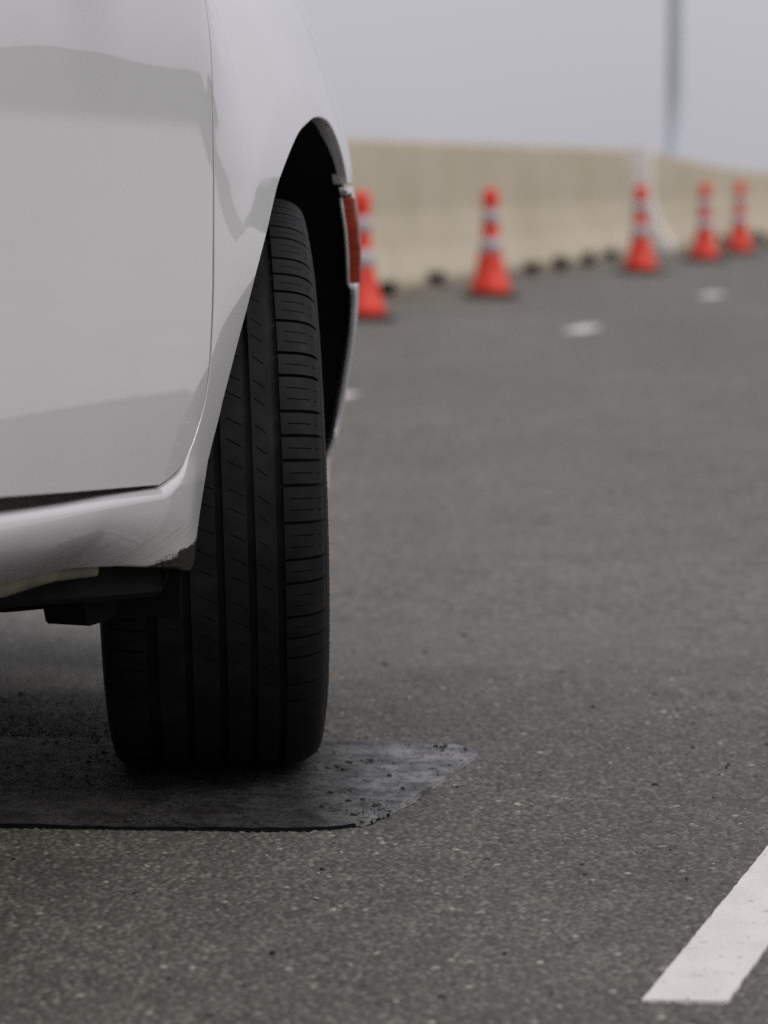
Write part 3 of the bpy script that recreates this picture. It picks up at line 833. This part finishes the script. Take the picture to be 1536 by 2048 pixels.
# doors
cutB = [(-1.48, .470), (-1.475, .60), (-1.47, .80), (-1.49, 1.03)]
front_door = door_edge + dbot[1:] + cutB[1:] + top_line(-1.49, -.484)
panel('front_door', front_door, side, M['paint'], radius=0.0011, depth=0.02, step=0.03)
cutC = [(-2.00, 1.03), (-2.06, .95), (-2.16, .80), (-2.235, .66), (-2.26, .55), (-2.245, .50), (-2.20, .474)]
rear_door = [(-1.486, .470)] + [(-1.481, .60), (-1.476, .80), (-1.496, 1.03)] + top_line(-1.496, -2.0)[1:] + cutC[1:] + [(-1.9, .472)]
panel('rear_door', rear_door, side, M['paint'], depth=0.02, step=0.05)
ra = [p for p in REAR_ARCH]
quarter = [(-2.006, 1.03), (-2.066, .95), (-2.166, .80), (-2.241, .66), (-2.266, .55), (-2.255, .47), (-2.287, .37)] + ra[2:] + [(-3.30, .30), (-3.7, .33), (-3.8, .5), (-3.8, .8), (-3.75, .96)] + top_line(-3.75, -2.006)[1:]
panel('quarter_panel', quarter, side, M['paint'], step=0.05)
# dark backing in the shut lines
for nm, strip in (('door_seal', [(-.43, 1.01), (-.425, .55), (-.45, .44), (-.56, .385), (-1.6, .42), (-1.6, .50), (-.62, .47), (-.50, .56), (-.51, 1.01)]),):
    panel(nm, strip, side, M['gap'], lift=-0.016, step=0.04, depth=0.004)

# front bumper
BARCH = smooth_curve([(.270, .7385), (.281, .7275), (.328, .7265), (.372, .683), (.404, .635), (.424, .606), (.385, .6005), (.400, .575), (.430, .50), (.451, .43), (.458, .365), (.454, .320), (.448, .298)], 0.012)
bumper = [tuple(p) for p in BARCH] + [(.5, .292), (.62, .325), (.80, .335), (.80, .5), (.80, .70), (.72, .715), (.60, .7395), (.40, .7395)]
panel('bumper', bumper, side, M['paint'], radius=0.003, step=0.025, dep_f=lambda s, z: 0.008 if z > .6 and s < .42 else (0.004 if s < .47 else 0.02))
# side marker: frame and lens
LE = [(.293, .7245), (.330, .680), (.366, .630), (.384, .6025)]      # rear edge of the lens along the arch
def lens_edge(z): return np.interp(-np.asarray(z, float), [-.7245, -.680, -.630, -.6025], [.293, .330, .366, .384])
def lens_surf(s, z):
    k = np.clip((lens_edge(z) + .036 - np.asarray(s, float)) / .032, 0, 1.1)
    return side(s, z) + .0022 - .0135 * k ** 1.15
mk = [(a + .003, b) for a, b in LE] + [(.46, .6030), (.465, .615), (.465, .700), (.455, .7235)]
lens = panel('side_marker', mk, lens_surf, M['lens'], radius=0.002, depth=0.001, lift=0.0, step=0.008)
bz = MB()
bz.tube([(float(lens_surf(a + .003, b)) - .0005, a + .0005, b) for a, b in [(.293, .7245), (.311, .702), (.330, .680), (.348, .655), (.366, .630), (.384, .6025)]], .0024, 8)
bz.build('marker_bezel', M['paint'], car, True)
lens['label'] = 'dark amber red side marker lens in the bumper corner'
panel('bumper_bracket', [(.315, .715), (.315, .765), (.6, .765), (.6, .715)], side, M['under'], lift=-0.016, step=0.04, depth=0.003)
# headlamp, flush in the fender corner
hl = [(.58, .755), (.68, .735), (.795, .735), (.795, .80), (.74, .86), (.65, .86)]
panel('headlight', hl, side, M['lamp'], lift=-0.002, step=0.03)
# nose and tail skins across the car
def across(name, s_of, z0, z1, w0, w1, mat, flip=False):
    V = []; F = []; nw, nz = 24, 14
    for j in range(nz + 1):
        for i in range(nw + 1):
            w = w0 + (w1 - w0) * i / nw; z = z0 + (z1 - z0) * j / nz
            V.append((w, s_of(w, z), z))
    for j in range(nz):
        for i in range(nw):
            a = j * (nw + 1) + i; f = (a, a + 1, a + nw + 2, a + nw + 1); F.append(f if not flip else f[::-1])
    return link(name, mesh(name, V, F, True), mat, car)
wN = float(side(.798, .5)); wT = float(side(-3.79, .6))
across('front_skin', lambda w, z: .798 + .03 * (1 - ((w + .8) / (wN + .8)) ** 2) - .02 * ((z - .5) / .3) ** 2, .335, .86, MIRW - wN + .003, wN - .003, M['paint'], True)
across('tailgate', lambda w, z: -3.79 - .06 * (1 - ((w + .8) / (wT + .8)) ** 2), .33, .96, MIRW - wT + .003, wT - .003, M['paint'])
gr = MB(); gr.box((-.8, .838, .62), (.62, .02, .14), 0, .008)
for k in range(4): gr.box((-.8, .851, .575 + .03 * k), (.58, .012, .008))
gr.build('grille', M['plastic'], car)

# bonnet, roof and glass
zc = pch([-3.9, -3.55, -2.9, -1.7, -1.15, -.38, .3, .75, .9], [.99, 1.25, 1.60, 1.66, 1.56, 1.16, 1.09, .97, .87])
def upper(s, t):
    """t 0 = right belt line, 1 = left; rounded arch over the car"""
    a = max(float(side(s, zt(s))) + .8, .12); b = max(float(zc(s) - zt(s)), .004)
    th = math.pi * t; c_, s_ = math.cos(th), math.sin(th)
    z = float(zt(s)) + b * abs(s_) ** .55
    x = a * math.copysign(abs(c_) ** .5, c_) * (1 - .24 * min(1, max(0, (z - float(zt(s))) / .62)))
    return (-.8 + x, s, z)
SS = list(np.linspace(.80, -3.8, 118)); NT = 48
UV = [upper(s, k / NT) for s in SS for k in range(NT + 1)]
def pick(cond):
    F = []
    for i in range(len(SS) - 1):
        for k in range(NT):
            if cond((SS[i] + SS[i + 1]) / 2, (k + .5) / NT):
                a = i * (NT + 1) + k; F.append((a, a + 1, a + NT + 2, a + NT + 1))
    return F
def sub(name, F, mat, inset=0.0):
    ids = sorted({i for f in F for i in f}); mp = {g: k for k, g in enumerate(ids)}
    me = mesh(name, [UV[i] for i in ids], [tuple(mp[i] for i in f[::-1]) for f in F], True)
    return link(name, me, mat, car)
isside = lambda t: .035 < min(t, 1 - t) < .2
isw = lambda s, t: -1.13 < s < -.42 and .12 < t < .88
isb = lambda s, t: -3.5 < s < -2.95 and .14 < t < .86
g1 = lambda s, t: isside(t) and -1.43 < s < -.98
g2 = lambda s, t: isside(t) and -2.35 < s < -1.53
sub('bonnet', pick(lambda s, t: s > -.34), M['paint'])
sub('roof', pick(lambda s, t: s <= -.34 and not (isw(s, t) or isb(s, t) or g1(s, t) or g2(s, t))), M['paint'])
sub('windscreen', pick(isw), M['glass'])
sub('rear_window', pick(isb), M['glass'])
for cnd in (g1, g2):
    sub('side_window', pick(lambda s, t: cnd(s, t) and t < .5), M['glass'])
    sub('side_window', pick(lambda s, t: cnd(s, t) and t > .5), M['glass'])
for wv, sg in ((float(side(-.86, 1.02)), 1), (MIRW - float(side(-.86, 1.02)), -1)):
    m_ = MB(); m_.box((wv + sg * .17, -.86, 1.19), (.17, .10, .12), 0, .03); m_.box((wv + sg * .05, -.86, 1.12), (.12, .05, .04), 0, .008); m_.build('wing_mirror', M['paint'], car, True)
    for sy in (-1.30, -2.10):
        h_ = MB(); w0 = float(side(sy, .985)); w0 = w0 if sg > 0 else MIRW - w0
        h_.box((w0 + sg * .03, sy, .985), (.022, .17, .03), 0, .009); h_.box((w0 + sg * .008, sy + .07, .985), (.04, .025, .024)); h_.box((w0 + sg * .008, sy - .07, .985), (.04, .025, .024))
        h_.build('door_handle', M['paint'], car)

# underside
up = MB()
up.box((-.8, -1.55, .405), (1.60, 2.0, .05)); up.box((-.8, 0.12, .40), (.72, .9, .05)); up.box((-.8, -2.9, .38), (.8, 1.4, .06))
up.build('floor_pan', M['under'], car)
# sill flange below the painted sill, mud on it; black plastic undertray edge
V = []; F = []; NP_ = 40
def low_line(s): return .334 - (s + 1.0) * .092 if s > -1.0 else .334 - (s + 1.0) * .02
for i in range(NP_ + 1):
    s = -.66 - 1.5 * i / NP_; zr = float(np.interp(-s, [.627, .739, .866, .982, 1.5, 2.18], [.335, .346, .351, .358, .368, .372])); w = float(side_low(s, zr)) - .006
    hgt = (.006 + .007 * min(1, max(0, (-.66 - s) / .2)))
    V += [(w + .002, s, zr + .012), (w + .001, s, zr - .002), (w - .001, s, zr - hgt), (w - .010, s, zr - hgt), (w - .012, s, zr + .012)]
for i in range(NP_):
    for k in range(4): F.append((i * 5 + k, i * 5 + k + 1, i * 5 + 6 + k, i * 5 + 5 + k))
link('sill_flange', mesh('sill_flange', V, F, True), M['pinch'], car)
V = []; F = []
for i in range(41):
    s = -.50 - 1.6 * i / 40; zl = low_line(s); w = float(side_low(s, .345)) - .03
    V += [(w, s, zl + .05), (w, s, zl + .006), (w - .006, s, zl), (w - .30, s, zl + .01), (w - .30, s, zl + .05)]
for i in range(40):
    for k in range(4): F.append((i * 5 + k, i * 5 + k + 1, i * 5 + 6 + k, i * 5 + 5 + k))
F.append((0, 1, 2, 3, 4)); F.append((204, 203, 202, 201, 200))
link('undertray', mesh('undertray', V, F), M['under'], car)
# jacking bracket hanging below the sill
jb = MB(); w = float(side_low(-.75, .345)) - .04
zb = .2605; J = [((a + .868) * .72 - .868 + .283, b) for a, b in [(-.868, .36), (-.868, zb + .026), (-.861, zb + .021), (-.852, zb + .005), (-.842, zb + .001), (-.79, zb), (-.742, zb + .003), (-.733, zb + .010), (-.740, zb + .024), (-.740, .36)]]
n_ = len(J)
jb.add([(w + x, y, z) for x in (-.05, .0) for y, z in J], [tuple(range(n_)), tuple(range(2 * n_ - 1, n_ - 1, -1))] + [(i, i + n_, (i + 1) % n_ + n_, (i + 1) % n_) for i in range(n_)])
jb.build('jacking_bracket', M['under'], car)
# rounded flap behind the sill corner
fl = MB(); pts = [(.046 * math.cos(a) - .0, -.046 * math.sin(a)) for a in np.linspace(0, math.pi, 14)]
n_ = len(pts)
fl.add([(w + .045, -.462 - th, .322 + z * .95) for th in (0, .004) for w, z in [(q[0] * .55, q[1]) for q in pts]],
       [tuple(range(n_)), tuple(range(2 * n_ - 1, n_ - 1, -1))] + [(i, i + n_, (i + 1) % n_ + n_, (i + 1) % n_) for i in range(n_)])
fl.build('splash_flap', M['plastic'], car)

# wheel housings
def liner(sc, R, w_out, w_in, name):
    V = []; F = []; A = np.radians(np.arange(-14, 195, 4.0)); ws = np.linspace(0, 1, 10)
    for a in A:
        s = sc + R * math.cos(a); z = .365 + R * math.sin(a)
        for q in ws:
            wo = w_out(s, max(z, .27)); V.append((wo + (w_in - wo) * q, s + .0, z + .006 * math.sin(q * 22)))
    m = len(ws)
    for i in range(len(A) - 1):
        for k in range(m - 1): F.append((i * m + k, i * m + k + 1, (i + 1) * m + k + 1, (i + 1) * m + k))
    o = len(V); V += [(w_in, sc, .3)]
    for i in range(len(A) - 1): F.append((i * m + m - 1, o, (i + 1) * m + m - 1))
    return link(name, mesh(name, V, F, True), M['liner'], car)
lin = liner(.012, .468, lambda s, z: float(side(s, z)) - .013, -.42, 'wheel_liner')
liner(-WB, .472, lambda s, z: float(side(s, z)) - .014, -.40, 'wheel_liner')
liner(.012, .468, lambda s, z: MIRW - float(side(s, z)) + .013, -1.18, 'wheel_liner')
liner(-WB, .472, lambda s, z: MIRW - float(side(s, z)) + .014, -1.2, 'wheel_liner')

# ---- wheel: local x = axle (outward), rotation about x
RT, HALF = .3655, .1315
# tread profile (axial x, radius) from centre over the shoulder to the sidewall, parametrised by arc length
tp = [(0, RT), (.04, RT - .0005), (.070, RT - .0018), (.097, RT - .0052), (.110, RT - .009), (.1185, RT - .0140), (.1245, RT - .021), (.128, RT - .031), (.1302, RT - .042)]
tpd = [np.array(p) for p in smooth_curve(tp, .004)]
arc = np.concatenate([[0], np.cumsum([np.linalg.norm(tpd[i + 1] - tpd[i]) for i in range(len(tpd) - 1)])])
tpa = np.array(tpd)
def tread_pt(u, th, depth=0.0):
    """u = signed arc length across the tread, th = angle round the wheel, depth below the surface"""
    a = abs(u); x = np.interp(a, arc, tpa[:, 0]); r = np.interp(a, arc, tpa[:, 1])
    e = .002; dx = np.interp(a + e, arc, tpa[:, 0]) - np.interp(max(a - e, 0), arc, tpa[:, 0]); dr = np.interp(a + e, arc, tpa[:, 1]) - np.interp(max(a - e, 0), arc, tpa[:, 1])
    l = math.hypot(dx, dr); nxv, nrv = -dr / l, dx / l
    x -= nxv * depth; r -= nrv * depth
    x = math.copysign(x, u) if u else x
    return (x, r * math.cos(th), r * math.sin(th))

def cell(us, ts, slots, depth, wall_sides, slot_depth=.004):
    """one tread cell in (u, t) with thin slots cut in it; returns (u, t, depth) vertices and faces. wall_sides: list of edges with walls"""
    u0, u1 = us[0], us[-1]; t0, t1 = ts[0], ts[-1]
    B = [(u, t0) for u in us[:-1]] + [(u1, t) for t in ts[:-1]] + [(u, t1) for u in us[:0:-1]] + [(u0, t) for t in ts[:0:-1]]
    nb_ = len(B); pts = list(B); edges = [(i, (i + 1) % nb_) for i in range(nb_)]
    SL = []
    for sl in slots:
        o = len(pts); pts += sl; edges += [(o + i, o + (i + 1) % len(sl)) for i in range(len(sl))]; SL.append((o, len(sl)))
    for u in us[1:-1]:
        for t in ts[1:-1]:
            if not any(inside(np.array([(u, t)]), np.array(sl))[0] for sl in slots): pts.append((u, t))
    sc_ = 100.0
    r = delaunay_2d_cdt([Vector((a * sc_, b * sc_)) for a, b in pts], edges, [], 1, 1e-6)
    v = np.array([(q.x / sc_, q.y / sc_) for q in r[0]]); V = [(a, b, 0.0) for a, b in v]; F = []
    for f in r[2]:
        cen = np.array([[v[i][0] for i in f], [v[i][1] for i in f]]).mean(1)[None]
        if any(inside(cen, np.array(sl))[0] for sl in slots): continue
        F.append(tuple(f))
    def wall(loop, d, closed=True):
        o = len(V); m = len(loop)
        for a, b in loop: V.append((a, b, 0.0))
        for a, b in loop: V.append((a, b, d))
        for i in range(m if closed else m - 1):
            j = (i + 1) % m; F.append((o + i, o + m + i, o + m + j, o + j))
        return o + m
    for sl in slots:
        o = wall(sl, slot_depth); F.append(tuple(range(o, o + len(sl))))
    if wall_sides == 'all': wall(B, depth)
    elif wall_sides == 'u':
        wall([(u0, t) for t in ts], depth, False); wall([(u1, t) for t in ts], depth, False)
    return V, F

def slot(ua, ta, ub, tb, w):
    d = np.array((ub - ua, tb - ta)); d /= np.linalg.norm(d); nn = np.array((-d[1], d[0])) * w / 2
    a = np.array((ua, ta)); b = np.array((ub, tb))
    ks = np.linspace(0, 1, 6)
    return [tuple(a + (b - a) * k - nn) for k in ks] + [tuple(a + (b - a) * k + nn) for k in ks[::-1]]

front = empty('tmp'); bpy.data.objects.remove(front)
def rim_mesh():
    mb = MB(); n = 48
    pr = [(-.095, .222), (-.095, .232), (-.088, .234), (-.085, .216), (-.02, .190), (.05, .205), (.085, .216), (.088, .234), (.097, .232), (.097, .222), (.07, .205), (.055, .195)]
    V = []; F = []
    for x, r in pr:
        for k in range(n): V.append((x, r * math.cos(2 * math.pi * k / n), r * math.sin(2 * math.pi * k / n)))
    for j in range(len(pr) - 1):
        for k in range(n): F.append((j * n + k, (j + 1) * n + k, (j + 1) * n + (k + 1) % n, j * n + (k + 1) % n))
    mb.add(V, F)
    for k in range(5):          # split spokes
        for dd in (-.16, .16):
            a = 2 * math.pi * k / 5 + dd; ca, sa = math.cos(a), math.sin(a); a2 = 2 * math.pi * k / 5; c2, s2 = math.cos(a2), math.sin(a2)
            vs = []
            for rr_, hw, x0, x1, an in ((.05, .018, .035, .07, a2), (.205, .014, .045, .082, a)):
                cc, sn = math.cos(an), math.sin(an)
                for sg, xx in ((-1, x0), (1, x0), (1, x1), (-1, x1)): vs.append((xx, rr_ * cc - sg * hw * sn, rr_ * sn + sg * hw * cc))
            mb.add(vs, [(0, 1, 2, 3), (7, 6, 5, 4), (0, 4, 5, 1), (1, 5, 6, 2), (2, 6, 7, 3), (3, 7, 4, 0)])
    V = []
    for x, r in ((.02, .075), (.072, .07), (.076, .05), (.076, .001), (.02, .002)):
        for k in range(24): V.append((x, r * math.cos(2 * math.pi * k / 24), r * math.sin(2 * math.pi * k / 24)))
    mb.add(V, [(j * 24 + k, (j + 1) * 24 + k, (j + 1) * 24 + (k + 1) % 24, j * 24 + (k + 1) % 24) for j in range(4) for k in range(24)])
    V = []
    for x, r in ((-.10, .19), (-.10, .02), (-.02, .02), (-.02, .17)):   # brake and hub behind the spokes
        for k in range(32): V.append((x, r * math.cos(2 * math.pi * k / 32), r * math.sin(2 * math.pi * k / 32)))
    mb.add(V, [(j * 32 + k, j * 32 + (k + 1) % 32, (j + 1) * 32 + (k + 1) % 32, (j + 1) * 32 + k) for j in range(3) for k in range(32)])
    return mb.mesh('wheel', False)
GD = .0072                                   # groove depth
def tyre_mesh():
    n = 160
    half = []
    for u in np.linspace(0, .128, 15):      # tread floor
        x, y, z = tread_pt(float(u), 0.0, GD); half.append((x, y))
    half += [(.1268, RT - .033), (.1288, RT - .036), (.1283, RT - .039), (.1310, RT - .050), (.1328, RT - .066), (.1312, RT - .0675), (.1314, RT - .0705), (.1334, RT - .072), (.1322, RT - .090), (.127, RT - .109), (.1145, RT - .126), (.1140, RT - .130), (.108, .226)]
    prf = [(-x, r) for x, r in half[::-1]] + half[1:]
    V = []; F = []
    m = len(prf)
    for k in range(n):
        a = 2 * math.pi * k / n
        for x, r in prf: V.append((x, r * math.cos(a), r * math.sin(a)))
    for k in range(n):
        q = (k + 1) % n
        for j in range(m - 1): F.append((k * m + j, k * m + j + 1, q * m + j + 1, q * m + j))
    # fine radial serrations and raised letters' bars on the outer shoulder
    mb = MB(); mb.v = V; mb.f = F
    for k in range(260):
        a = 2 * math.pi * k / 260; da = .0035 if k % 13 < 9 else .006
        if k % 13 in (4, 11): continue
        r0, r1 = RT - .0535, RT - .064
        vs = [(.1312 + e, r * math.cos(aa), r * math.sin(aa)) for e in (0, .0003) for r, aa in ((r0, a - da), (r0, a + da), (r1, a + da), (r1, a - da))]
        vs = [(v[0] + (.0018 if i % 4 in (2, 3) else 0), v[1], v[2]) for i, v in enumerate(vs)]
        mb.add(vs, [(4, 5, 6, 7), (0, 1, 5, 4), (1, 2, 6, 5), (2, 3, 7, 6), (3, 0, 4, 7)])
    return mesh('tyre', mb.v, mb.f, True)

STEER, CAMBER = rad(PHI + 4.25), rad(-1.5)
whl = link('wheel', rim_mesh(), M['alloy'], car, (-.0465, -.0450, RT - .0025), (0, CAMBER, STEER))
whl.scale = (1.03, 1, 1)
ty = link('tyre', tyre_mesh(), M['tyre'], whl)
try:
    ty.data.set_sharp_from_angle(angle=rad(38))
except Exception: pass
# pitch sequence: long blocks carry two sipes, short ones one
seq = [0, 0, 1, 0, 1, 1, 0, 0, 1, 0, 0, 1, 1, 0, 0, 0, 1, 0, 1, 0, 0, 1, 1, 0, 1, 0, 0, 0, 1, 1, 0, 1, 0, 0, 1, 0, 1, 0, 0, 1, 1, 0, 0, 1, 0, 1, 0, 0, 1, 0, 1, 1, 0, 0, 1, 0, 0, 1, 0, 1, 1, 0, 0, 1]
LEN = {0: .0285, 1: .0430}
tot = sum(LEN[k] for k in seq); kf = 2 * math.pi / tot
USH0, USH1 = .0805, .1370
def map_cell(V, th0): return [tread_pt(u, th0 + t / RT, d) for u, t, d in V]
block_me = {}
for kind in (0, 1):
    for sgn in (1, -1):
        Lc = LEN[kind] * kf * RT; g_ = .0040; half_ = (Lc - g_) / 2
        us = [USH0, .087, .094, .100, .106, .111, .115, .1185, .122, .126, .1305, USH1]; ts = list(np.linspace(-half_, half_, 5))
        sl = []
        for c_ in ((0.0,) if kind == 0 else (-half_ * .34, half_ * .34)):
            sl.append(slot(.0885, c_, .1155, c_ + .0006, .0012)); sl.append(slot(.1215, c_ + .001, .1270, c_ + .001, .0011))
        V, F = cell(us, ts, sl, GD, 'all')
        P = map_cell(V, 0.0)
        if sgn < 0: P = [(-x, y, z) for x, y, z in P]
        me = mesh('tread_block', P, F if sgn > 0 else [f[::-1] for f in F])
        me.materials.append(M['tread']); block_me[(kind, sgn)] = me
ang = 0.35
inner = MB()
for i, kind in enumerate(seq):
    w_ = LEN[kind] * kf; a = ang + w_ / 2
    link('tread_block', block_me[(kind, 1)], None, whl, (0, 0, 0), (a, 0, 0))
    ca, sa = math.cos(a + .03), math.sin(a + .03)
    me = block_me[(kind, -1)]
    inner.add([(v.co.x, v.co.y * ca - v.co.z * sa, v.co.y * sa + v.co.z * ca) for v in me.vertices], [tuple(p.vertices) for p in me.polygons])
    ang += w_
inner.build('inner_tread_blocks', M['tread'], whl)['kind'] = 'stuff'
# three continuous ribs with slanted sipes
for u0, u1, sk in ((-.0665, -.0367, .55), (-.0275, .0030, 0.0), (.0120, .0385, .37), (.0475, .0715, .71)):
    R_ = MB(); ang = 0.0; n_ = 84
    Lc = 2 * math.pi * RT / n_; wd = u1 - u0
    us = [u0, u0 + wd * .2, u0 + wd * .5, u0 + wd * .8, u1]; ts = list(np.linspace(0, Lc, 4))
    tot_w = .0
    for i in range(n_):
        jit = .10 * math.sin(i * 2.4) * Lc
        ta = Lc * .32 + jit; tb = ta + .0098
        a_ = u0 + wd * (.16 if u0 > .04 else .28); b_2 = u0 + wd * (.66 if u0 > .04 else .93)
        sl = [slot(a_, ta, b_2, tb, .0012)]
        V, F = cell(us, ts, sl, GD, 'u')
        R_.add(map_cell(V, (i + sk) * Lc / RT), F)
    R_.build('tread_rib', M['tread'], whl)

# other three wheels: simpler copies, out of frame
for loc, rz in (((-.0, -WB, RT - .0025), 0.0), ((MIRW, 0, RT - .003), math.pi + STEER), ((MIRW, -WB, RT - .003), math.pi)):
    w2 = whl.copy(); COL.objects.link(w2); w2.parent = car; w2.location = loc; w2.rotation_euler = (0, CAMBER if abs(rz) > 3 and loc[1] == 0 else 0, rz)
    t2 = ty.copy(); COL.objects.link(t2); t2.parent = w2
# steering knuckle and drive shaft in the dark of the housing
sk = MB(); sk.tube([(-.10, 0, .36), (-.45, .02, .33)], .022); sk.tube([(-.12, 0, .30), (-.40, -.10, .29)], .02); sk.tube([(-.14, .0, .40), (-.20, .0, .78)], .035)
sk.build('suspension_arm', M['under'], car, True)
